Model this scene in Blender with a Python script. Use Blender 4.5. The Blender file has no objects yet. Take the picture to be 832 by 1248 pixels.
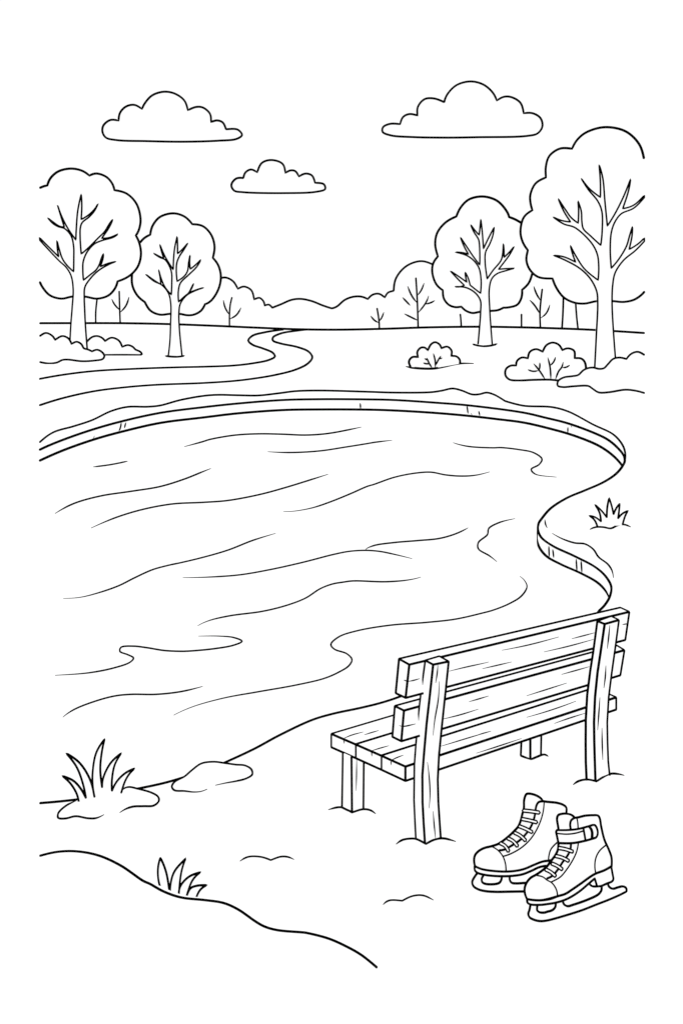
import bpy, math
from mathutils import Vector
from mathutils.geometry import tessellate_polygon

# ---------------------------------------------------------------- camera model
F, HZ, CX, H = 1500.0, 385.0, 416.0, 2.6      # focal length (px of an 832 px wide view), horizon row, centre column, eye height
S = bpy.context.scene
col = bpy.data.collections.new("place"); S.collection.children.link(col)

def on_z(px, py, z=0.0):                       # point of a horizontal level
    y = (H - z) * F / (py - HZ)
    return Vector(((px - CX) / F * y, y, z))
def on_y(px, py, y):                           # point of a wall facing south
    return Vector(((px - CX) / F * y, y, H - (py - HZ) / F * y))
class Plane:                                   # upright plane along direction u, offset k along its normal v (away from the viewer)
    def __init__(s, p0, p1):
        s.p = Vector((p0.x, p0.y)); s.u = (Vector((p1.x, p1.y)) - s.p).normalized()
        s.v = Vector((-s.u.y, s.u.x))
    def hit(s, px, py, k=0.0):
        d = Vector(((px - CX) / F, 1.0)); q = s.p + s.v * k
        t = q.dot(s.v) / d.dot(s.v)
        return Vector((d.x * t, t, H - (py - HZ) / F * t))

# ---------------------------------------------------------------- materials
def material(name, colour, rough=0.95, noise=0.0, scale=6.0, glow=0.0):
    m = bpy.data.materials.new(name); m.use_nodes = True
    nt = m.node_tree; nt.nodes.clear()
    out = nt.nodes.new("ShaderNodeOutputMaterial"); d = nt.nodes.new("ShaderNodeBsdfDiffuse")
    d.inputs["Roughness"].default_value = rough; d.inputs["Color"].default_value = (*colour, 1)
    if noise:
        tc = nt.nodes.new("ShaderNodeTexCoord"); n = nt.nodes.new("ShaderNodeTexNoise"); r = nt.nodes.new("ShaderNodeValToRGB")
        n.inputs["Scale"].default_value = scale
        r.color_ramp.elements[0].color = (*[c - noise for c in colour], 1); r.color_ramp.elements[1].color = (*colour, 1)
        nt.links.new(tc.outputs["Object"], n.inputs["Vector"]); nt.links.new(n.outputs["Fac"], r.inputs["Fac"])
        nt.links.new(r.outputs["Color"], d.inputs["Color"])
    if glow:                                   # emission added to whites that are no lamps, washing out shade to even paper white
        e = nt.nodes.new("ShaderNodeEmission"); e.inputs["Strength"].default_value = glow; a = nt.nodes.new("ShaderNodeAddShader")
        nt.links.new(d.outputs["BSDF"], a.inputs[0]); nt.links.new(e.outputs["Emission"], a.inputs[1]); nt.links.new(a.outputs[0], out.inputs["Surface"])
    else: nt.links.new(d.outputs["BSDF"], out.inputs["Surface"])
    return m
SNOW = material("snow white", (.2, .2, .2), noise=.02, scale=2, glow=.9)  # this and the whites below glow by themselves, so shading hardly shows
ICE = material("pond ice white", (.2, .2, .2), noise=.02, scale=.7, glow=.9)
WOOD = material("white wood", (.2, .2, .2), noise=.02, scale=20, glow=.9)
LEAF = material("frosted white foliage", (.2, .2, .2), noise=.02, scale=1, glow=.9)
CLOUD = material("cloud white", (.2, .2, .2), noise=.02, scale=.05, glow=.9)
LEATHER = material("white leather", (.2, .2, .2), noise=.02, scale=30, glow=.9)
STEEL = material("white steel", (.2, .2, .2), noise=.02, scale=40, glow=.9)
INK = material("black ink line", (.0015, .0015, .0015))

# ---------------------------------------------------------------- curves
def parse(s):
    x0, y0, k = 0, 0, 1.0; out = []
    for t in s.split():
        if t[0] == '@':
            a = t[1:].split(','); x0, y0, k = float(a[0]), float(a[1]), float(a[2]); continue
        c = t.endswith('!'); a, b = t.rstrip('!').split(',')
        out.append((x0 + float(a) / k, y0 + float(b) / k, c))
    return out
def _run(P, step):
    n = len(P)
    if n < 2: return P
    P = [Vector(p) for p in P]
    if n == 2:
        m = max(1, int((P[1] - P[0]).length / step)); return [P[0].lerp(P[1], i / m) for i in range(m + 1)]
    g0 = P[0] * 2.5 - P[1] * 2 + P[2] * .5; g1 = P[-1] * 2.5 - P[-2] * 2 + P[-3] * .5
    Q = [g0] + P + [g1]; out = [P[0]]
    for i in range(1, len(Q) - 2):
        a, b, c, d = Q[i - 1:i + 3]
        t0 = 0; t1 = t0 + max((b - a).length, 1e-4) ** .5; t2 = t1 + max((c - b).length, 1e-4) ** .5; t3 = t2 + max((d - c).length, 1e-4) ** .5
        m = max(2, int((c - b).length / step) + 1)
        for j in range(1, m + 1):
            t = t1 + (t2 - t1) * j / m
            A1 = a * ((t1 - t) / (t1 - t0)) + b * ((t - t0) / (t1 - t0)); A2 = b * ((t2 - t) / (t2 - t1)) + c * ((t - t1) / (t2 - t1))
            A3 = c * ((t3 - t) / (t3 - t2)) + d * ((t - t2) / (t3 - t2))
            B1 = A1 * ((t2 - t) / (t2 - t0)) + A2 * ((t - t0) / (t2 - t0)); B2 = A2 * ((t3 - t) / (t3 - t1)) + A3 * ((t - t1) / (t3 - t1))
            out.append(B1 * ((t2 - t) / (t2 - t1)) + B2 * ((t - t1) / (t2 - t1)))
    return out
def curve(s, step=2.5):
    pts = parse(s) if isinstance(s, str) else s
    out, run = [], []
    for i, (x, y, c) in enumerate(pts):
        run.append((x, y))
        if c and len(run) > 1:
            r = _run(run, step); out += r[(1 if out else 0):]; run = [(x, y)]
    if len(run) > 1:
        r = _run(run, step); out += r[(1 if out else 0):]
    return [(p[0], p[1]) for p in out]

# ---------------------------------------------------------------- mesh builder
WADD = 0.95                                    # every line a touch fuller
class MB:
    def __init__(s): s.v = []; s.f = []; s.m = []
    def face(s, idx, m=0): s.f.append(tuple(idx)); s.m.append(m)
    def poly(s, P, m=0, holes=()):
        b = len(s.v); rings = [list(P)] + [list(h) for h in holes]
        for r in rings: s.v += [Vector(p) for p in r]
        for t in tessellate_polygon(rings): s.face([b + i for i in t], m)
        return b
    def slab(s, P, back, shrink=.8):           # front outline P, body reaching along the vector back, narrowing behind
        back = Vector(back)
        if (P[0] - P[-1]).length < 1e-6: P = P[:-1]
        c = sum(P, Vector()) / len(P); n = len(P); b0 = s.poly(P); prev = b0
        for t, k in ((.4, 1 - (1 - shrink) * .5), (1, shrink)):
            Q = [c + (p - c) * k + back * t for p in P]
            b = len(s.v)
            if t == 1: b = s.poly(Q)
            else: s.v += Q
            for i in range(n):
                j = (i + 1) % n; s.face((prev + i, prev + j, b + j, b + i))
            prev = b
    def tube(s, P, w, taper=0.0, m=1, sides=6, wadd=None):   # ink line through P, w = width in view pixels at its distance
        P = [Vector(p) for p in P]; Q = [P[0]]
        for p in P[1:]:
            if (p - Q[-1]).length > 1e-6: Q.append(p)
        P = Q; n = len(P)
        if n < 2: return
        L = [0]
        for i in range(1, n): L.append(L[-1] + (P[i] - P[i - 1]).length)
        rows = []
        up = Vector((.123, -.97, .2)).normalized()
        for i in range(n):
            t = (P[min(i + 1, n - 1)] - P[max(i - 1, 0)])
            if t.length < 1e-9: t = Vector((1, 0, 0))
            t.normalize()
            a = up - t * up.dot(t)
            if a.length < .05: a = Vector((1, 0, 0)) - t * t.x
            a.normalize(); bb = t.cross(a); up = a
            r = (w + (WADD if wadd is None else wadd)) * .5 * P[i].y / F
            if taper:
                e = min(L[i], L[-1] - L[i]) / (L[-1] * taper); r *= min(1, .38 + .62 * e)
            k0 = len(s.v)
            s.v += [P[i] + (a * math.cos(2 * math.pi * j / sides) + bb * math.sin(2 * math.pi * j / sides)) * r for j in range(sides)]
            rows.append((k0, t, r))
        for i in range(n - 1):
            a, b = rows[i][0], rows[i + 1][0]
            for j in range(sides):
                k = (j + 1) % sides; s.face((a + j, a + k, b + k, b + j), m)
        for (k0, t, r), p, sg in ((rows[0], P[0], -1), (rows[-1], P[-1], 1)):
            s.v.append(p + t * sg * r * .8); c = len(s.v) - 1
            for j in range(sides): s.face((k0 + j, k0 + (j + 1) % sides, c), m)
    def build(s, name, m0, parent=None, origin=None):
        o0 = Vector(origin) if origin is not None else Vector((0, 0, 0))
        me = bpy.data.meshes.new(name); me.from_pydata([tuple(v - o0) for v in s.v], [], s.f)
        me.materials.append(m0); me.materials.append(INK)
        me.polygons.foreach_set("material_index", s.m); me.update()
        o = bpy.data.objects.new(name, me); col.objects.link(o)
        if parent is not None: o.parent = parent
        else: o.location = o0
        return o
def tag(o, label=None, cat=None, group=None, kind=None):
    if label: o["label"] = label
    if cat: o["category"] = cat
    if group: o["group"] = group
    if kind: o["kind"] = kind
    return o
def thing(name, loc, label, cat, group=None):
    o = bpy.data.objects.new(name, None); col.objects.link(o); o.location = loc; o.empty_display_size = .2
    return tag(o, label, cat, group)
def wid(w, y): return (w + WADD) * .5 * y / F   # radius of a line w wide at distance y

def ground_line(mb, s, w, z=0.0, taper=0.0, step=2.5, wadd=None):
    P = []
    for x, y in curve(s, step):
        r = wid(w, (H - z) * F / (y - HZ)); P.append(on_z(x, y, z + r * .9))
    mb.tube(P, w, taper, wadd=wadd)
def wall_line(mb, s, w, y, taper=0.0, step=2.5, wadd=None):
    r = wid(w, y); mb.tube([on_y(a, b, y - r * .5) for a, b in curve(s, step)], w, taper, wadd=wadd)

# ================================================================ THE POND AND THE GROUND
RIM = ("@40,470,4 36,312 120,275 280,218 430,175 620,133 832,105 @240,470,4 200,87 420,70 600,66 832,67 @430,470,4 200,70 400,83 560,96 832,132 "
       "@600,450,4 260,237 360,262 480,305 560,343 610,385 637,420 643,447 632,472")
RIM2 = ("@600,450,4 632,472 600,510 540,550 450,590 360,628 280,680 237,730 @600,590,4 224,190 220,222 235,258 290,300 400,352 500,405 550,450 577,500 570,548 545,590 520,615")
SHORE = "@0,0,1 730,743.75 700,774 640,796 560,821 510,839 @380,770,4 430,315 340,345 240,370 100,400 0,430 @200,880,4 560,65 440,130 290,200 100,268 @40,880,4 620,297 510,325 350,352 215,378 120,388 36,395"
LEFT = "@0,0,1 49,978.75 -80,984 -180,940 -230,840 -190,720 -90,625 -20,580 49,548"
ZI = -0.14
loop_px = curve(RIM, 6) + curve(RIM2, 4)[1:] + curve(SHORE, 5)[1:] + curve(LEFT, 8)[1:-1]
hole = [on_z(x, y) for x, y in loop_px]
g = MB()
outer = [Vector((-6000, -12, 0)), Vector((6000, -12, 0)), Vector((6000, 7000, 0)), Vector((-6000, 7000, 0))]
g.poly(outer, 0, [hole])
n = len(hole); b = len(g.v)                     # bank dropping from the ground's edge to below the ice
for p in hole: g.v += [p.copy(), p + Vector((0, 0, -.3))]
for i in range(n):
    j = (i + 1) % n; g.face((b + 2 * i, b + 2 * j, b + 2 * j + 1, b + 2 * i + 1))
# far edge of the field
ground_line(g, "@0,0,1 49,393.9 100,393.8 150,393.9 207,395 260,397 310,399.2 360,401.2 410,401.8 468,400.7 520,399 585,398.2 628,398.8 660,399.6 718,401.8 784,405.8", 2.1)
# snow ridge behind the pond
ground_line(g, "@40,470,4 36,275 100,228 200,198 290,168 380,125 460,104 560,103 620,97 720,70 832,50 @240,470,4 100,45 200,47 300,48 400,37 480,27 600,24 832,30 "
    "@430,470,4 200,34 380,32 430,25 485,14 530,24 580,43 615,42 650,34 690,45 740,75 @600,450,4 60,155 150,178 290,185 370,207 490,270 590,320 635,375 646,420 641,450", 1.75)
ground_line(g, RIM, 2.3)
ground_line(g, RIM2, 2.3)
ground_line(g, "@0,0,1 730,743.75 700,774 640,796 560,821 510,839 @380,770,4 430,315 340,345 240,370 100,400 0,430 @200,880,4 560,65 440,130 290,200", 2.3)
ground_line(g, "@200,880,4 100,268 0,297 @40,880,4 510,325", 2.3)
ground_line(g, "@40,880,4 222,377 120,388 36,395", 2.3)
ground_line(g, "@600,450,4 254,733 257,755 265,773", 1.3, taper=.4)
ground_line(g, "@600,590,4 290,240 340,267 400,287 450,292 490,318 515,355 560,390 580,420 588,456", 1.5, taper=.2)
# snow humps where legs and trunks meet the ground, small ripples in the snow
for s, w in (("@200,880,4 370,678 410,657 470,657 520,673! 570,656 605,658 633,670", 1.5),
             ("@380,900,4 347,810 375,790 440,791! 490,768 540,765 592,788", 1.5),
             ("@380,900,4 80,347 130,335 155,338 195,361! 250,345 285,350 310,367", 1.8),
             ("@380,900,4 410,515 440,495 480,488 507,490 555,514! 600,492 640,487 700,502", 1.9),
             ("@580,820,4 472,545 500,527 540,520 585,529! 650,493 690,493 720,500", 1.9),
             ("@580,720,4 263,824! 300,808 330,798 350,807", 1.8),
             ("@600,450,4 473,781 500,770 540,770 575,776 610,760 640,757 672,769", 1.6),
             ("@420,300,4 298,587 350,595 430,597 480,588 550,573 627,572", 2.2),
             ("@150,240,4 205,775 240,779 270,779 300,774", 1.8),
             ("@510,220,4 262,797 285,804 320,808 355,804 382,796", 1.8)):
    ground_line(g, s, w, taper=.12)
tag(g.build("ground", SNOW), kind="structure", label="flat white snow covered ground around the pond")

ice = MB()
ice.poly([Vector((-9, 4, ZI)), Vector((12, 4, ZI)), Vector((16, 45, ZI)), Vector((-16, 45, ZI))])
for s in ("@40,470,4 295,396 380,385 463,368",
          "@40,470,4 110,623 200,575 330,538 480,515 620,492 740,455 832,418 @240,470,4 68,404",
          "@40,470,4 285,694 400,645 530,605 680,577 832,569 @240,470,4 150,560 300,532 420,500 638,432",
          "@40,470,4 740,297 832,272 @240,470,4 60,263 180,242 300,235 420,237 530,241 640,233 800,202",
          "@240,470,4 345,322 460,326 600,318 720,300 832,282 @430,470,4 100,277 190,266",
          "@240,470,4 422,613 470,612 560,596 640,570 740,530 832,490 @430,470,4 100,482 200,447 300,427 380,422 450,435 530,441 600,436 665,420",
          "@430,470,4 488,278 560,296 680,303 @600,450,4 40,382 130,392 200,407 240,438 225,465 187,488 205,510 310,526",
          "@430,470,4 788,648 710,668 660,697 655,725 610,765 610,795 665,830 @600,590,4 20,378",
          "@40,670,4 150,237 230,232 320,210 420,175 500,135 590,95 700,67 @210,670,4 0,72 130,42 270,2 @240,470,4 270,755 383,720",
          "@210,670,4 52,136 180,133 330,122 480,96 620,65 @380,620,4 0,250 100,224 180,208 260,203 330,208 400,222 487,243",
          "@380,620,4 262,198 300,180 400,165 520,155 620,145 700,122 760,93",
          "@210,670,4 125,370 180,345 280,322 440,300 560,270 650,235 720,190 780,167 832,158 @380,620,4 200,352 360,356 470,347 530,333",
          "@210,670,4 128,421 230,421 300,428 340,446 300,465 200,483 80,494 @40,670,4 720,495 640,491 560,478 490,470 430,476 425,495 465,512 492,528 475,548 400,575 280,599 110,612",
          "@40,670,4 148,816 200,780 300,740 400,713 480,705 600,705 720,692 828,666",
          "@210,670,4 8,806 100,765 250,723 420,692 600,660 740,627 @380,620,4 130,797 180,765 195,735 170,707 110,685 92,662 130,625 220,595 380,568 560,554 700,538 832,508 @600,590,4 0,615 80,583 140,545 167,500 155,470 132,449"):
    ground_line(ice, s, 1.3, ZI, taper=.12)
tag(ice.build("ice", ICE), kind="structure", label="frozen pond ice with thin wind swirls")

# low retaining edge seen along the far bank and in the cove on the right
def resample(P, n):
    L = [0]
    for i in range(1, len(P)): L.append(L[-1] + math.dist(P[i], P[i - 1]))
    out = []; k = 0
    for i in range(n):
        t = L[-1] * i / (n - 1)
        while k < len(P) - 2 and L[k + 1] < t: k += 1
        f = (t - L[k]) / max(1e-9, L[k + 1] - L[k]); out.append((P[k][0] + (P[k + 1][0] - P[k][0]) * f, P[k][1] + (P[k + 1][1] - P[k][1]) * f))
    return out
def edging(top, bottom, ticks, name, label, endz):
    e = MB(); A = resample(curve(top, 3), 120); B = resample(curve(bottom, 3), 120)
    for (a, b_) in zip(A, B): e.v += [on_z(*a, -.003), on_z(*b_, ZI)]
    for i in range(119): e.face((2 * i, 2 * i + 2, 2 * i + 3, 2 * i + 1))
    ground_line(e, bottom, 2.35, ZI)
    for s in ticks:
        Q = []
        for a, b_ in curve(s, 2):              # a joint drawn on the sloping face
            t0 = min(A, key=lambda p: abs(p[0] - a) + .01 * abs(p[1] - b_)); t1 = min(B, key=lambda p: abs(p[0] - a) + .01 * abs(p[1] - b_))
            t = min(1, max(0, (b_ - t0[1]) / max(1, t1[1] - t0[1]))); ya, yb = on_z(*t0).y, on_z(*t1, ZI).y
            Q.append(on_y(a, b_, (ya + (yb - ya) * t) - .03))
        e.tube(Q, 1.2, .2)
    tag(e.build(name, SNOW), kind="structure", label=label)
edging(RIM, "@40,470,4 36,365 150,315 300,262 440,223 620,182 832,155 @240,470,4 200,135 420,119 600,116 832,117 @430,470,4 200,121 400,133 560,147 700,163 @600,450,4 150,260 280,290 400,325 520,375 590,425 632,472!",
       ("@40,470,4 432,182 428,205 420,222", "@40,470,4 455,180 447,207", "@40,470,4 301,245 297,258", "@240,470,4 795,85 797,112",
        "@430,470,4 555,99 560,137", "@430,470,4 612,123 617,147", "@430,470,4 576,134 578,142", "@600,450,4 366,283 366,310", "@600,450,4 383,272 383,282"),
       "pond_bank", "low white edging along the far side of the frozen pond", True)
edging("@600,590,4 220,225 235,258 290,300 400,352 500,405 550,450 577,500 570,548",
       "@600,590,4 220,225 220,262 223,300 260,350 330,390 430,435 510,480 550,520 568,552!",
       ("@600,590,4 273,302 275,355", "@600,590,4 292,318 297,358", "@600,590,4 406,365 410,425", "@600,590,4 430,375 434,430"),
       "pond_bank", "low white edging in the cove beyond the bench", False)

# footpath winding to the far edge of the field
P1 = "@40,330,4 36,527 150,507 300,489 500,478 700,471 832,468 @260,320,4 100,502 200,490 270,475 300,458 290,440 240,418 190,400 170,380 190,357 250,340 340,326"
P2 = "@40,330,4 36,655 150,620 300,587 450,568 600,556 832,547 @260,320,4 100,577 200,565 300,548 400,522 460,492 482,462 465,435 410,412 330,395 290,380 290,365 330,345 400,333 460,326"
pt = MB(); A = resample(curve(P1, 3), 160); B = resample(curve(P2, 3), 160)
for a, b_ in zip(A, B): pt.v += [on_z(*a, .006), on_z(*b_, .006)]
for i in range(159): pt.face((2 * i, 2 * i + 2, 2 * i + 3, 2 * i + 1))
ground_line(pt, P1, 1.9); ground_line(pt, P2, 1.9)
tag(pt.build("path", SNOW), kind="structure", label="white footpath winding across the field to the hills")

# foreground snow bank
fb = MB(); ZB = .12
RG = "@40,880,4 36,652 120,633 210,630 320,650 430,700 540,775 @160,1000,4 90,308 150,342 210,366 260,378 360,388 450,402 520,433 610,495 650,517 710,534 832,545 @340,1000,4 130,547 240,575 330,615 400,655 476,716"
rp = curve(RG, 4); full = [(-60, 1075.0), (0, 1055.0)] + rp + [(480, 1204.0), (500, 1235.0), (520, 1275.0)]
R = [on_z(x, y, ZB) for x, y in full]
base = len(fb.v)
for p in R: fb.v += [p + Vector((.03, .22, -ZB - .02)), p + Vector((.01, .06, -.02)), p, Vector((p.x * .9, min(p.y, 4.2) - .6, ZB * .9)), Vector((p.x * .7, 1.5, -.02))]
for i in range(len(R) - 1):
    for j in range(4): a = base + i * 5 + j; fb.face((a, a + 5, a + 6, a + 1))
fb.tube([on_z(x, y, ZB + .004) for x, y in rp], 2.2)
tag(fb.build("snow_bank", SNOW), kind="structure", label="smooth snow bank rising in the near left corner")

# distant hill
h = MB(); Yh = 900
s = "@260,320,4 287,220 330,203 380,182 425,177 480,188 530,208 575,223"
top = [on_y(a, b_, Yh) for a, b_ in curve(s, 2)]
fl = [on_y(318, 388, Yh)] + top + [on_y(418, 388, Yh)]
h.slab(fl, (0, 160, 0), .75); wall_line(h, s, 1.9, Yh)
tag(h.build("hill", SNOW), kind="structure", label="low snowy hill on the horizon between the distant thickets")

# ================================================================ CLOUDS
def cloud(s, y, label, group="clouds in the sky"):
    m = MB(); P = [on_y(a, b_, y) for a, b_ in curve(s, 2.5)]
    m.slab(P, (0, 45, 0), .6); wall_line(m, s, 2.0, y)
    c = sum(P, Vector()) / len(P)
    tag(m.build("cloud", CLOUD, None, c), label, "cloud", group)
cloud("@116,60,4 638,390! 622,357 595,347 565,355! 560,315 527,285 495,281 452,297! 435,250 390,217 337,207 280,224 245,260 229,291! 190,271 150,280 122,310 115,348! 75,345 42,370 36,400 52,430 105,443 250,448 430,451 600,446 690,437 716,418 695,392 638,390!",
      700, "scalloped white cloud on the left above the leafy trees")
cloud("@456,60,4 340,258! 355,220 400,175 468,157 530,172 575,210 596,250! 630,232 665,233 710,260 727,312! 770,312 808,335 818,375 795,410 740,423 500,429 350,431 180,428 80,420 40,403 42,380 75,364 125,365! 140,330 170,316 210,323! 212,280 245,243 290,240 340,258!",
      650, "largest scalloped cloud, at the right beside the tallest tree")
cloud("@100,90,2.6 511,330! 488,332 473,352 482,370 510,375 640,378 740,374 770,365 766,350 738,345! 728,322 708,316 687,325! 675,308 660,306 644,314! 635,285 600,273 570,282 555,312! 535,303 518,312 511,330!",
      800, "smallest cloud, low in the middle of the sky")

# ================================================================ TREES
def tree(name, y, label, crown, trunk, foot, extra_crown="", depth=3.0, wc=2.3, wt=1.7, root=None):
    zc = curve(crown, 2.5); zt = curve(trunk, 1.5)
    t = thing(name, (root[0], y, 0), label, "tree", "large round trees")
    o0 = t.location.copy()
    c = MB(); poly = zc + (curve(extra_crown, 5) if extra_crown else [])
    c.slab([on_y(a, b_, y) for a, b_ in poly], (0, depth, 0), .7)
    r = wid(wc, y); c.tube([on_y(a, b_, y - r * .3) for a, b_ in zc], wc)
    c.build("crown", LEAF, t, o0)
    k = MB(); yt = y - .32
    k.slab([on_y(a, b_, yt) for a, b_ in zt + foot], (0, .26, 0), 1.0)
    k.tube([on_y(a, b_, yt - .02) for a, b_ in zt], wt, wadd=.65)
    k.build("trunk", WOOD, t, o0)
    return t
T1c = "@40,190,4 36,156 55,148 72,144! 88,108 125,76 185,62 240,72 277,96! 312,86 360,103 388,135 399,167! 460,185 507,235 526,310 518,360 503,388! 520,425 528,480 515,535 487,572 455,595 414,612! 402,645 370,680 315,696 254,686 193,686 140,696 85,680 52,645 36,615!"
T1t = ("@40,190,4 180,960! 186,830 193,740 198,650 188,585 165,545 130,512 85,465 36,412! 34,398! 75,440 128,492! 122,460 119,413! 130,455 145,500 165,530 200,565! 201,500 200,440 188,390 157,355 125,345 100,330 74,302! 100,322 130,342 155,347! 140,300 122,240! 140,290 170,350 211,410! "
       "213,360 220,270 237,187! 240,240 237,310! 270,290 300,262 319,233! 300,270 275,298 242,325 233,350 232,400 237,478! 270,450 320,400 350,370 375,330 390,310! 375,345 337,402! 375,398 416,381! 390,398 340,412 300,430 265,470 247,515 245,560 248,606! "
       "280,580 310,555 325,530 335,500 345,477! 343,500 330,540! 365,525 406,515! 370,530 320,560 280,600 255,640 252,690 254,750 258,830 268,960!")
tree("tree", 70, "large round-crowned tree at far left rising from scalloped snow drifts", T1c, T1t, [], root=(on_y(96, 400, 70).x,))
T2c = ("@150,240,4 84,222 105,200 133,184! 145,140 180,98 245,80 300,96 338,133! 390,143 430,185 446,240 438,297! 465,335 477,390 465,450 430,505 400,523! 380,555 345,574 315,577 275,570 230,570 180,574 135,555 107,513! 70,480 46,430 45,372")
T2t = ("@150,240,4 221,775! 229,700 232,620 233,520 222,470 190,430 150,410 111,377! 150,405 185,427! 181,390 174,355! 187,400 205,440 236,477! 238,420 237,370 225,335 205,306 180,295 149,275! 200,301! 188,265 180,232! 205,290 245,355! 247,300 252,250 264,193! 266,230 266,277! 290,255 316,225! "
       "295,260 275,290 263,320 260,360 264,412! 300,385 315,360 320,320 327,284! 325,320 328,352! 355,330 379,306! 360,340 320,380 280,420 270,460 271,512! 300,485 320,468 335,440 344,422! 335,445 322,467! 360,452 394,442! 350,458 310,480 280,520 273,560 275,640 288,775!")
tree("tree", 80, "smaller round-crowned tree second from left with its crown behind its neighbour", T2c, T2t, [], "@150,240,4 30,330 40,250", root=(on_y(213, 400, 80).x,))
T3c = ("@510,220,4 500,207 470,190 440,178! 425,145 380,98 312,78 245,92 205,130 183,175! 130,205 90,255 80,310 93,370! 70,405 66,450 85,505 117,535! 122,575 145,605 175,617 207,615! 230,635 262,646 298,640 347,636 385,632 412,620! 440,618 480,605 500,570 503,533! 535,500 552,455")
T3t = ("@510,220,4 288,803! 297,700 301,640 300,585 275,548 230,522 176,518! 200,518 222,511! 190,480 154,441! 195,468 234,496! 228,470 226,447! 240,475 250,510! 275,530 301,550! 303,480 290,420 245,372 178,349! 215,352 242,360! 220,320 203,277! 235,325 265,370 297,412! 297,350 294,300 290,285 268,250 253,216! "
       "275,245 294,266! 298,230 302,189! 308,240 312,290 315,333! 330,300 350,260 367,228! 360,270 345,310 325,350 323,400 333,480! 360,440 400,390 408,360 412,308! 415,340 415,375! 440,350 464,322! 440,365 410,405 388,433! 420,430 466,428! 430,438 380,455 355,480 343,530 345,620 350,700 358,803!")
tree("tree", 113, "round tree standing alone on the right field just left of the tallest tree", T3c, T3t, [], "@510,220,4 570,400 560,300 530,230", root=(on_y(591, 400, 113).x,))
T4c = ("@624,140,4 640,212 615,140 550,80 450,60 360,85 315,122 290,165! 230,165 180,200 163,250 163,305! 112,335 87,390 88,430 97,465! 55,500 39,570 50,620 75,660! 68,710 85,755 125,790 195,798! 215,845 250,890 300,915 350,920 412,908 487,908 540,912 590,902 625,880 642,862!")
T4t = ("@624,140,4 400,1240! 408,1080 415,920 410,860 380,800 330,750 260,710 200,685! 250,692 308,718! 295,685 282,637! 310,690 350,750 417,806! 420,740 413,680 385,625 305,550 250,532 198,498! 240,515 283,522! 250,470 223,409! 260,465 285,500 320,528! 322,470 319,420! 335,470 338,520 345,555 380,590 430,636! "
       "437,560 435,470 415,420 370,365 335,310! 375,360 428,402! 428,330 422,244! 440,310 450,420 462,542! 500,480 540,400 575,313! 565,370 537,457! 590,440 642,392! 642,403! 590,455 530,482 500,520 482,570 476,650 481,748! 520,700 555,640 570,590 584,545! 582,590 568,656! 610,630 642,600! "
       "642,616! 600,660 540,710 500,770 488,830 485,920 492,1060 506,1240!")
tree("tree", 62, "tallest round-crowned tree at far right rising behind a snow drift", T4c, T4t, [], root=(on_y(737, 400, 62).x,))

def slim(name, y, label, strokes, w=1.5, group="slender bare saplings at the field edge", crown=None, closing=None):
    c0 = curve(strokes[0], 2); x = c0[0][0]
    t = thing(name, on_y(x, c0[0][1], y), label, "tree" if name == "bare_tree" else "sapling", group); o0 = t.location.copy()
    if crown:
        c = MB(); zc = curve(crown, 2)
        c.slab([on_y(a, b_, y + 2) for a, b_ in zc + closing], (0, 8, 0), .75); wall_line(c, crown, 1.9, y + 2); c.build("crown", LEAF, t, o0)
    for i, s in enumerate(strokes):
        m = MB(); wall_line(m, s, w, y, taper=.0 if i == 0 else .25, step=2); m.build("trunk" if i == 0 else "branch", WOOD, t, o0)
dst = lambda py: H * F / (py - HZ)
slim("sapling", 430, "tiny bare sapling between the two left trees", ("@40,190,4 427,815 425,765 422,660", "@40,190,4 425,752 400,725 386,698", "@40,190,4 428,762 455,730 470,688"))
slim("sapling", 330, "tiny forked sapling in front of the left thicket", ("@150,240,4 519,628 519,575 522,530 531,490", "@150,240,4 518,574 498,540 489,503", "@150,240,4 521,595 553,575 575,540"))
slim("sapling", 250, "smallest bare sapling, before the right-hand thicket", ("@420,300,4 168,402 166,360 157,303", "@420,300,4 165,373 145,362 126,340", "@420,300,4 168,366 180,348 190,322"))
slim("bare_tree", 275, "distant domed tree with fine bare branches, left of the lone right field tree",
     ("@420,300,4 357,396 355,330 352,250 346,155", "@420,300,4 350,275 325,240 306,195", "@420,300,4 354,240 372,215 386,180", "@420,300,4 355,362 320,345 290,330",
      "@420,300,4 357,325 385,290 400,265 408,242", "@420,300,4 392,283 420,275 438,265", "@420,300,4 318,289 300,270 281,250"), 1.5, None,
     "@420,300,4 238,218 250,155 300,97 370,73 430,90", [(540, 330), (545, 396), (478, 398)])
slim("sapling", 262, "bare sapling under the tallest tree's left edge", ("@510,220,4 592,718 590,640 595,580 601,530", "@510,220,4 588,648 565,610 540,583", "@510,220,4 592,585 572,550 560,516", "@510,220,4 595,670 622,645 638,606"))
for s, y, lb in (("@40,190,4 308,814 308,760 314,700", 430, "thin upright trunk under the far left crown"),
                 ("@510,220,4 207,712 205,680 202,652", 290, "short thin trunk just left of the lone right field tree"),
                 ("@510,220,4 500,713 500,680 500,652", 290, "short thin trunk just right of the lone right field tree")):
    slim("bare_tree", y, lb, (s,), 1.5, "thin trunks at the field edge")
m = MB(); a = curve("@510,220,4 697,722 702,640 704,565"); b_ = curve("@510,220,4 763,590 768,660 775,724"); y = 235
t = thing("bare_tree", on_y(690, 401, y), "broad pale trunk under the tallest tree's left side", "tree", "thin trunks at the field edge")
m.slab([on_y(*p, y) for p in a + b_], (0, .8, 0), 1); m.tube([on_y(*p, y) for p in a], 1.6); m.tube([on_y(*p, y) for p in b_], 1.6)
m.build("trunk", WOOD, t, t.location.copy())

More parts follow.
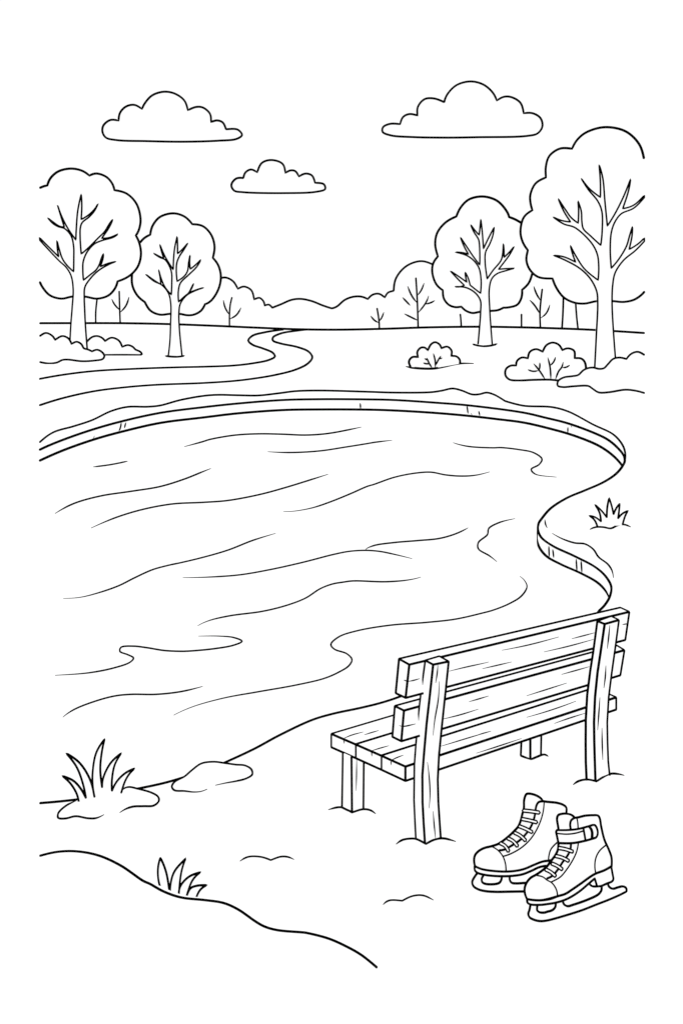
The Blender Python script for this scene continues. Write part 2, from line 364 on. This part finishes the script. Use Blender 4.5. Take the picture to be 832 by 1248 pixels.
def mass(name, s, close, y, label, cat, group, w=1.9, back=12, mat=None):
    m = MB(); P = curve(s, 2); m.slab([on_y(a, b_, y) for a, b_ in P + close], (0, back, 0), .8); wall_line(m, s, w, y, step=2)
    return tag(m.build(name, mat or LEAF, None, on_y(P[0][0], HZ + H * F / y, y)), label, cat, group)
mass("thicket", "@150,240,4 470,398 500,393 535,410 560,448! 590,437 625,455 639,500! 665,492 685,510 690,530! 710,525 728,541!", [(330, 396), (262, 396)], 340,
     "low scalloped thicket beside the second tree from left", "thicket", "distant thickets")
mass("thicket", "@260,320,4 575,223 600,215 640,182 680,167 720,166 752,178! 775,157 805,152 @420,300,4 195,250! 210,227 238,218!", [(482, 396), (404, 396)], 345,
     "low scalloped thicket beside the distant domed tree", "thicket", "distant thickets")

# snow drifts under the large trees
mass("snow_drift", "@40,330,4 265,345! 290,323 315,318 340,328 353,343! 385,326 420,340 437,371! 465,362 490,372 500,383 525,395 533,407 520,411! 430,410 345,411!", [(117, 432.5), (105, 428)], 80.5,
     "scalloped snow drift behind the far left trunk", "snow drift", "snow drifts under the trees", 1.9, .8, SNOW)
mass("snow_drift", "@40,330,4 36,318 65,303 95,316 110,337! 145,318 175,330 190,357! 215,346 238,358 250,378 268,383 290,393! 315,385 340,398 350,415 342,430 300,438 240,441 170,433 145,435 120,447 80,452 36,445", [], 66.3,
     "front snow drift at the left edge covering the trunk base", "snow drift", "snow drifts under the trees", 1.9, .6, SNOW)
mass("snow_drift", "@624,300,4 642,530 610,515 578,525 555,550! 520,543 490,550 465,575 445,595 420,598 395,592 370,594 345,605 320,628 290,634 250,640 222,658 220,680 245,687 300,683 370,682 390,695 420,713 470,712 550,700 600,705 642,716", [], 41,
     "long snow drift at the right edge below the tallest tree", "snow drift", "snow drifts under the trees", 1.9, .6, SNOW)

# bushes
def bush(y, label, outline, close, twigs, w):
    P = curve(outline, 2); c0 = on_y(sum(p[0] for p in P) / len(P), HZ + H * F / y, y)
    t = thing("bush", c0, label, "bush", "bushes on the field"); m = MB()
    m.slab([on_y(a, b_, y) for a, b_ in P + close], (0, .7, 0), .8); wall_line(m, outline, w, y, step=2); m.build("foliage", LEAF, t, c0)
    for s in twigs: k = MB(); wall_line(k, s, 1.4, y - .05, taper=.2, step=1.5); k.build("twig", WOOD, t, c0)
bush(60, "small rounded bush alone near the far bank", "@420,300,4 320,588 312,562 328,541 357,541! 353,515 370,495 390,495 404,508! 420,478 440,468 462,480 470,498! 500,490 520,510 518,535! 545,538 560,555 560,573!", [(527, 449)],
     ("@420,300,4 440,590 440,560 431,523", "@420,300,4 443,580 455,555 468,535", "@420,300,4 458,550 475,545", "@420,300,4 424,592 410,570 400,545", "@420,300,4 405,556 388,548", "@420,300,4 410,574 395,573 382,569"), 2.1)
bush(48.8, "larger rounded bush partly behind the right snow drift", "@624,300,4 360,610! 352,565 335,548 303,546! 300,510 270,498 243,507! 225,480 195,470 165,483 147,515! 115,502 85,515 75,547! 45,543 22,560 18,582! -10,583 -32,600 -34,630 -15,650 20,655 100,652 180,651 215,654 240,656", [],
     ("@624,300,4 187,648 183,590 172,543", "@624,300,4 183,582 200,565 210,541", "@624,300,4 158,648 130,605 103,573", "@624,300,4 128,607 133,590 133,568", "@624,300,4 125,607 100,610 75,602", "@624,300,4 210,648 225,610 240,590 247,565", "@624,300,4 245,592 262,590 279,580"), 2.1)

# grass tufts: each blade from valley to valley
def tuft(y, label, s, cx, cy, w):
    pts = parse(s); cor = [i for i, p in enumerate(pts) if p[2]]
    c0 = Vector((on_y(cx, cy, y).x, y, 0)); t = thing("grass_tuft", c0, label, "grass tuft", "grass tufts around the pond")
    for a in range(0, len(cor) - 2, 2):
        seg = pts[cor[a]:cor[a + 2] + 1]; P = curve(seg, 1.5); m = MB(); yy = y - .004 * (a // 2)
        x0, x1 = P[0][0], P[-1][0]
        m.slab([on_y(p[0], p[1], yy) for p in P + [(cx + (x1 - cx) * .9, cy), (cx + (x0 - cx) * .9, cy)]], (0, .012, 0), .95)
        m.tube([on_y(p[0], p[1], yy - .003) for p in P], w); m.build("blade", LEAF, t, c0)
tuft(dst(642) - .05, "small spiky grass tuft on the right bank", "@600,450,4 510,768! 495,735 470,714! 500,722 527,742! 520,700 498,660! 530,690 555,722! 558,670 567,628! 580,670 588,707! 600,680 618,655! 615,690 610,727! 630,705 658,690! 645,715 632,757!", 743, 640.5, 1.7)
tuft(dst(981), "tall grass tuft at the near left shore in a snow mound", "@40,880,4 228,405! 215,350 185,300 146,263! 200,287 235,325 260,370! 245,300 215,220 165,153! 230,200 280,280 302,365! 293,310 293,240 310,150 351,83! 337,150 330,230 339,318! 345,270 380,200 432,152! 400,210 387,280 387,335! 410,290 450,250 497,226! 470,255 450,290 432,345!", 122, 972, 2.0)
tuft(5.40, "grass tuft poking up behind the near snow bank", "@160,1000,4 154,362! 133,290 131,230 142,182! 170,250 190,372! 192,310 210,250 266,185! 245,250 232,362! 240,320 280,275 338,252! 300,290 268,374! 290,330 320,318 368,315! 335,340 310,396!", 215, 1100, 2.0)

# low snow mounds on the near shore
def patch(segs, fill, label):
    m = MB(); P = [on_z(a, b_, .02) for a, b_ in curve(fill, 4)]
    m.slab(P, (0, 0, -.019), 1.0)
    for s in segs: ground_line(m, s, 1.75, .018, taper=.12)
    c = sum(P, Vector()) / len(P); tag(m.build("snow_mound", SNOW, None, (c.x, c.y, 0)), label, "snow mound", "snow mounds on the near shore")
patch(("@40,880,4 215,382 160,410 125,445 125,467 160,470 210,459 270,469 310,468 348,451", "@40,880,4 432,340 445,324 470,317 510,325 580,345 612,365 615,385 590,407 540,410 490,412 455,423 425,441"),
      "@40,880,4 215,382 160,410 125,445 125,467 160,470 210,459 270,469 310,468 348,451 425,441 455,423 490,412 540,410 590,407 615,385 612,365 580,345 510,325 470,317 432,335 320,340", "snow mound around the tall shore grass")
patch(("@200,880,4 210,327 180,338 145,341 100,336 50,332 38,315 50,293 100,265 135,235 180,203 240,194 300,201 350,208 395,212 425,230 430,255 400,275 350,288 300,297 250,308",),
      "@200,880,4 210,327 180,338 145,341 100,336 50,332 38,315 50,293 100,265 135,235 180,203 240,194 300,201 350,208 395,212 425,230 430,255 400,275 350,288 300,297 250,308", "bare smooth snow mound on the shore left of the bench")

# ================================================================ THE BENCH
BP = Plane(on_z(517.5, 1027), on_z(725, 951.5))
bench = thing("park_bench", on_z(517.5, 1027), "rough wooden bench facing the frozen pond", "bench"); B0 = bench.location.copy()
def grain(m, s, f, w=1.0):
    m.tube([f(a, b_) for a, b_ in curve(s, 2)], w, .4, wadd=.75)
def hexa(m, A, B, edges, w=2.3):                # A: four front corners, B: four rear ones
    b = len(m.v); m.v += A + B
    for q in ((0, 1, 2, 3), (7, 6, 5, 4), (0, 4, 5, 1), (1, 5, 6, 2), (2, 6, 7, 3), (3, 7, 4, 0)): m.face([b + i for i in q])
    V = A + B
    for e in edges: m.tube([V[i].lerp(V[j], t / 8) for i, j in [e] for t in range(9)], w)
def plank(rear, front, kr, kf, name, strokes, sf, endf):
    TL, TR, BR, BL = [BP.hit(x, y, kr) for x, y in rear]; tl, bl, tr = [BP.hit(x, y, kf) for x, y in front]
    br = BR + (tr - TR); m = MB()
    hexa(m, [TL, TR, BR, BL], [tl, tr, br, bl], ((0, 1), (1, 2), (2, 3), (3, 0), (4, 5), (4, 0), (4, 7), (7, 3), (5, 1)))
    for s in strokes: grain(m, s, lambda a, b_: BP.hit(a, b_, kr - .002))
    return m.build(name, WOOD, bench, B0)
plank([(498.5, 810), (766, 745.75), (761, 780), (494, 850.5)], [(486, 803), (482, 844.8), (755, 740.75)], -.02, .03, "backrest_board",
      ("@580,720,4 125,290 250,265 402,225", "@580,720,4 330,298 450,270 570,237", "@580,720,4 465,234 575,205", "@580,720,4 30,380 172,347", "@380,770,4 668,192 750,172 832,154 860,147", "@380,770,4 468,242 490,238 525,228", "@380,770,4 447,235 455,238 468,242", "@580,720,4 712,165 738,160"), None, None)
plank([(492, 866), (760, 792.5), (755, 823), (488.75, 903.3)], [(481, 860.5), (478, 898), (751, 787)], .02, .07, "backrest_board",
      ("@580,720,4 415,408 550,370", "@580,720,4 245,512 440,450", "@380,770,4 800,592 900,560 1020,520", "@380,770,4 765,341 860,313", "@380,770,4 635,426 720,405 810,377", "@380,770,4 425,455 440,461 505,449"), None, None)
# seat of three planks
sc = BP.hit(493.75, 934.25, .09); ZS = sc.z; TH = .071
ends = [((493.75, 934.25), (750, 850)), ((465, 921.25), (724.2, 838.7)), ((433.75, 907.5), (697, 826.7)), ((403.75, 894.5), (671, 815))]
seat_str = [("@380,770,4 385,627 410,615 445,601", "@580,720,4 245,617 370,580 485,538", "@580,720,4 0,705 72,684", "@380,770,4 627,558 730,527 850,490"),
            ("@380,770,4 290,580 330,568 375,555",), ("@380,770,4 155,520 190,505 250,488", "@380,770,4 255,502 325,481")]
end_str = ["@380,770,4 385,627 385,650", "@380,770,4 290,580 292,607", "@380,770,4 155,520 157,545"]
dn = Vector((0, 0, -TH))
for i in range(3):
    r0, r1 = [on_z(*p, ZS) for p in ends[i]]; f0, f1 = [on_z(*p, ZS) for p in ends[i + 1]]
    g1 = (f0 - r0) * .004; r0s, r1s, f0s, f1s = r0, r1, f0 - g1, f1 - g1
    m = MB(); hexa(m, [r0s, r1s, r1s + dn, r0s + dn], [f0s, f1s, f1s + dn, f0s + dn],
                   ((0, 1), (0, 3), (3, 2), (1, 2), (0, 4), (3, 7), (1, 5)) + (((4, 5), (4, 7), (5, 6)) if i == 2 else ()))
    for s in seat_str[i]: grain(m, s, lambda a, b_: on_z(a, b_, ZS + .002))
    E = Plane(r0, f0)
    if i: m.tube([r0 + Vector((0, 0, .003)), r0.lerp(r1, .5) + Vector((0, 0, .003)), r1 + Vector((0, 0, .003))], 1.9)
    grain(m, end_str[i], lambda a, b_: E.hit(a, b_, .003))
    if i == 0: grain(m, "@580,720,4 380,647 450,622 530,597", lambda a, b_: BP.hit(a, b_, .088))
    m.build("seat_plank", WOOD, bench, B0)
# rear posts, leaning back above the seat
def post(rows, top_back, strokes):
    ks = []
    ys = [r[1][1] for r in rows]; yseat = rows[3][1][1] + 10
    for r in rows:
        t = max(0, (yseat - r[1][1]) / (yseat - rows[0][1][1])); ks.append(-.10 * t)
    def kk(py):
        t = max(0, (yseat - py) / (yseat - rows[0][1][1])); return -.10 * t
    koff = lambda p: (on_z(*p).to_2d() - BP.p).dot(BP.v)
    kl, kr = koff(rows[-1][0]), koff(rows[-1][2]); km = koff(rows[-1][1])
    ks = [k + km for k in ks]; kl -= km; kr -= km
    m = MB(); Lc = [BP.hit(*r[0], k + kl) for r, k in zip(rows, ks)]; Mc = [BP.hit(*r[1], k) for r, k in zip(rows, ks)]; Rc = [BP.hit(*r[2], k + kr) for r, k in zip(rows, ks)]
    for P_ in (Lc, Mc, Rc):
        P_[-1].z = min(P_[-1].z, 0.0)
    Hc = [l + (r - c) for l, c, r in zip(Lc, Mc, Rc)]; Hc[0] = BP.hit(*top_back, ks[0] + kl + kr)
    b = len(m.v)
    for a in zip(Lc, Mc, Rc, Hc): m.v += list(a)
    nr = len(rows)
    for i in range(nr - 1):
        for j in range(4): k = (j + 1) % 4; m.face((b + 4 * i + j, b + 4 * i + k, b + 4 * i + 4 + k, b + 4 * i + 4 + j))
    m.face((b, b + 1, b + 2, b + 3)); m.face([b + 4 * (nr - 1) + j for j in range(4)])
    for c in (Lc, Mc, Rc): m.tube(_run3(c), 2.3)
    T = [Lc[0], Mc[0], Rc[0], Hc[0], Lc[0]]
    for p, q in zip(T, T[1:]): m.tube([p, p.lerp(q, .5), q], 2.3)
    for s in strokes: grain(m, s, lambda a, b_: BP.hit(a, b_, kk(b_) + km + min(kr, 0) - .005), 1.2)
    m.build("post", WOOD, bench, B0)
def _run3(P):
    return [p for p in P]
post([((518.25, 805), (527.5, 810), (546.25, 806.25)), ((513.75, 837.5), (523.75, 845), (542.5, 842.5)), ((510, 870), (519.5, 882.5), (538.25, 882.5)), ((506.6, 910), (516.25, 920), (534.5, 920)),
      ((505, 932), (514.4, 945), (533, 950)), ((504.5, 975), (514.6, 978), (533.75, 978)), ((505.6, 1000), (516, 1004), (535.2, 1000)), ((506.75, 1022.5), (517.5, 1027.5), (536.75, 1022.5))], (535, 800),
     ("@380,770,4 613,162 610,200 602,250", "@380,770,4 620,242 615,330 598,430 590,505", "@380,770,4 562,635 570,700 575,790 570,860", "@380,900,4 590,355 595,420 602,490"))
post([((727.5, 757), (736.25, 760.5), (753.25, 755.75)), ((723, 791), (731.25, 795), (748, 795)), ((718.75, 818), (727.5, 820), (744.5, 820)), ((715, 847), (724.5, 850), (740.75, 850)),
      ((713.25, 878), (723.25, 880), (739, 880)), ((713.1, 905), (723.6, 905), (739.4, 905)), ((713.25, 928), (724.25, 928), (740.25, 928)), ((714.25, 951), (725, 952.5), (742, 945))], (743.75, 751.25),
     ("@580,720,4 650,168 645,220 638,282", "@580,720,4 631,365 628,420 621,475", "@580,720,4 602,520 597,590 591,680", "@580,720,4 612,668 613,740 616,825"))
# front legs
def leg(l, mcol, r, strokes=()):
    base = on_z(*mcol[1]); k = (base.to_2d() - BP.p).dot(BP.v); m = MB(); zt = ZS - TH + .002
    def colm(top, bot, kk):
        a = BP.hit(*bot, kk); t = BP.hit(*top, kk); f = (zt - a.z) / (t.z - a.z); return a.lerp(t, f), a
    (lt, lb), (mt, mb_), (rt, rb) = colm(*l, k + .065), colm(*mcol, k), colm(*r, k)
    ht, hb = lt + (rt - mt), lb + (rb - mb_); V = [lt, mt, rt, ht, lb, mb_, rb, hb]; m.v += V
    for q in ((0, 1, 2, 3), (4, 7, 6, 5), (0, 4, 5, 1), (1, 5, 6, 2), (2, 6, 7, 3), (3, 7, 4, 0)): m.face(q)
    for i, j in ((0, 4), (1, 5), (2, 6), (4, 5), (5, 6)): m.tube([V[i], V[i].lerp(V[j], .5), V[j]], 2.2)
    for s in strokes: grain(m, s, lambda a, b_: BP.hit(a, b_, k - .003))
    m.build("leg", WOOD, bench, B0)
leg(((417.6, 930), (416.75, 983.9)), ((428.2, 930), (428.75, 990)), ((443, 930), (442.5, 986.3)), ("@380,770,4 218,620 217,700 215,775",))
leg(((635, 905), (634.3, 920.9)), ((645.75, 900), (645.75, 925.7)), ((658.8, 900), (658.4, 920.2)))

# ================================================================ THE SKATES
def part(root, name, pl, k, back, outline, lines=(), w=2.1, mat=None, shrink=.97, closing=(), thin=(), step=1.2, ink=True):
    m = MB(); P = curve(outline, step); F3 = [pl.hit(a, b_, k) for a, b_ in P + list(closing)]
    c = sum(F3, Vector()) / len(F3); nv = Vector((c.x / c.y, 1, -.4)) if back > .01 else Vector((pl.v.x, pl.v.y, 0)); m.slab(F3, nv * back, shrink)
    if ink: m.tube([pl.hit(a, b_, k - .002) for a, b_ in P], w)
    for s in lines: m.tube([pl.hit(a, b_, k - .002) for a, b_ in curve(s, step)], w)
    for s in thin: m.tube([pl.hit(a, b_, k - .002) for a, b_ in curve(s, step)], 1.0)
    return m.build(name, mat or LEATHER, root, root.location.copy())
def lace(root, pl, k, s, parent=None):
    m = MB(); P = curve(s, .8); C3 = [pl.hit(a, b_, k) for a, b_ in P]
    m.tube(C3, 5.6, m=1, sides=10, wadd=0); m.tube([pl.hit(a, b_, k - .008) for a, b_ in P[1:-1]], 1.75, m=0, sides=8, wadd=0)
    return m.build("lace", LEATHER, root, root.location.copy())
# rear skate
p0, p1 = on_z(600, 1088.5), on_z(680, 1088.5)
PL = Plane(p0, p1)
sk = thing("ice_skate", p0, "rear ice skate on the snow, behind the strapped one", "ice skate", "pair of ice skates"); K = -.045
part(sk, "blade", PL, -.003, .006, "@566,1030,8 125,270! 95,310 72,360 85,400 130,430 200,448 300,455 450,453 720,449! 720,370! 600,368 500,373 460,368 440,345 437,300! 360,300! 355,340 335,368 290,380 200,377 170,360 165,330 185,288!", mat=STEEL, shrink=1)
part(sk, "boot", PL, K, .07,
     "@566,956,8 100,802! 90,740 100,690 135,650 190,620 262,602 330,578 372,550 410,520 445,490 480,455 520,410 545,350 560,290 575,230 578,150 600,95 630,90 690,105 740,135 758,162! 790,168 832,172 @666,956,8 100,180 160,200 188,225 187,290! 190,500 175,620 70,735! 0,745! @566,1030,8 760,160 680,190 580,232 500,250 400,258 280,252 170,235 100,210!",
     ("@566,956,8 758,165 720,172 700,200 690,240 680,310 650,400 605,470 540,540 450,600 385,635 335,642",), w=2.1, shrink=.84,
     thin=("@566,956,8 262,605 320,640 370,700 395,770 402,840", "@566,956,8 375,700 450,675 560,610 650,520 720,400 760,280 772,180", "@666,956,8 105,560 40,630 20,690 15,740"))
part(sk, "sole", PL, K - .006, .07,
     "@566,1030,8 100,205! 170,235 280,252 400,258 500,250 580,232 680,190 760,160 832,152 870,148! 890,200! 780,203! 720,217 650,250 560,285 480,298 400,303 280,300 180,287 120,268 98,245 95,205!", w=2.0, shrink=.86)
for s in ("@566,956,8 568,255 640,262 725,275", "@566,956,8 554,337 630,352 700,370", "@566,956,8 527,407 590,432 655,466", "@566,956,8 482,470 540,500 590,547", "@566,956,8 417,525 470,553 512,602", "@566,956,8 342,572 392,600 425,652"):
    lace(sk, PL, K - .012, s)
# front skate
p0, p1 = on_z(656, 1128), on_z(762, 1094)
PL2 = Plane(p0, p1)
# keep it wholly in front of the rear one
sk2 = thing("ice_skate", p0, "front ice skate with a buckled ankle strap", "ice skate", "pair of ice skates")
part(sk2, "blade", PL2, -.003, .006,
     "@566,1030,8 640,575! 630,630 618,670 630,703 680,730 740,741 800,735 @666,1030,8 80,715 200,680 340,635 480,580 620,525 740,470 @666,1030,8 774,448 770,418 740,402 690,412 640,425 605,405 593,370! 530,396! 530,440 500,480 400,530 260,580 200,595 165,575 153,535! 85,557! 80,605 50,635 0,650 @566,1030,8 780,657 730,655 705,635 707,585!", mat=STEEL, shrink=1)
K2 = -.045
part(sk2, "boot", PL2, K2, .07,
     "@566,1030,8 605,525! 585,470 583,420 600,370 640,320 700,285 770,235 @666,956,8 0,800 40,745 75,700 105,640 112,570 112,440 98,330 110,300 140,288 190,285 240,298 270,325! 300,322 370,305 450,300 495,303 512,325 530,420 560,540 600,630 628,710 630,790! @666,1030,8 630,208! 560,245 470,280 420,310 330,375 250,430 180,475 100,500 0,528 @566,1030,8 740,538 660,535 605,525!",
     ("@666,956,8 270,325 235,350 225,390 232,440", "@666,956,8 233,575 225,640 195,700 150,760 @666,1030,8 100,245 50,300 0,325"), w=2.1, shrink=.84,
     thin=("@666,956,8 292,330 300,380 303,440", "@666,956,8 305,572 290,650 255,730 190,832 @666,1030,8 130,310 40,360", "@666,956,8 570,595 510,650 475,720 466,800 @666,1030,8 475,275", "@566,1030,8 700,295 760,310 @666,1030,8 0,340 50,370 90,430 103,490"))
part(sk2, "sole", PL2, K2 - .006, .07,
     "@666,1030,8 625,208! 636,270 645,335 630,355 580,375 530,397 488,402! 465,325! 400,380 330,440 250,495 170,535 80,562 0,575 @566,1030,8 740,582 640,578 612,562 605,525! 660,535 740,538 832,525 @666,1030,8 100,500 180,475 250,430 330,375 420,310 470,280 560,245 625,208!", w=2.0, shrink=.86,
     lines=("@666,1030,8 490,402 440,400 415,378",))
for s in ("@666,956,8 115,620 180,632 248,655", "@666,956,8 85,698 150,715 208,745", "@666,1030,8 48,180 100,203 145,235", "@666,1030,8 -12,238 35,262 80,300"):
    lace(sk2, PL2, K2 - .012, s)
st = part(sk2, "ankle_strap", PL2, K2 - .014, .01, "@666,956,8 88,462! 98,445! 200,445 300,435 400,410 460,395 478,410 495,470 480,515 440,530 370,550 250,572 112,572! 88,462!", w=2.0, shrink=1,
          lines=("@666,956,8 355,432 365,490 375,547",), thin=("@666,956,8 100,478 200,485 280,475 350,455",))
m = MB(); m.tube([PL2.hit(a, b_, K2 - .02) for a, b_ in curve("@666,956,8 410,410 432,440 440,470 438,530", 1.2)], 2.6)
bk = m.build("buckle", STEEL, st, sk2.location.copy())

# ================================================================ LIGHT, SKY, CAMERA
w = bpy.data.worlds.new("World"); S.world = w; w.use_nodes = True
bg = w.node_tree.nodes["Background"]; bg.inputs[0].default_value = (1, 1, 1, 1); bg.inputs[1].default_value = 1.05
sun = bpy.data.lights.new("sun", 'SUN'); sun.energy = .5; sun.angle = math.radians(60); sun.color = (1, 1, 1)
so = bpy.data.objects.new("sun", sun); col.objects.link(so); so.rotation_euler = (math.radians(40), 0, math.radians(-10))
cam = bpy.data.cameras.new("camera"); co = bpy.data.objects.new("camera", cam); col.objects.link(co); S.camera = co
co.location = (0, 0, H); co.rotation_euler = (math.pi / 2, 0, 0)
cam.sensor_fit = 'VERTICAL'; cam.sensor_height = 36; cam.lens = F / 1248 * 36
cam.shift_y = -(624 - HZ) / 1248; cam.clip_start = .05; cam.clip_end = 20000
S.view_settings.view_transform = 'Standard'; S.view_settings.look = 'None'; S.view_settings.exposure = 0; S.view_settings.gamma = 1
S.cycles.max_bounces = 8; S.cycles.diffuse_bounces = 6
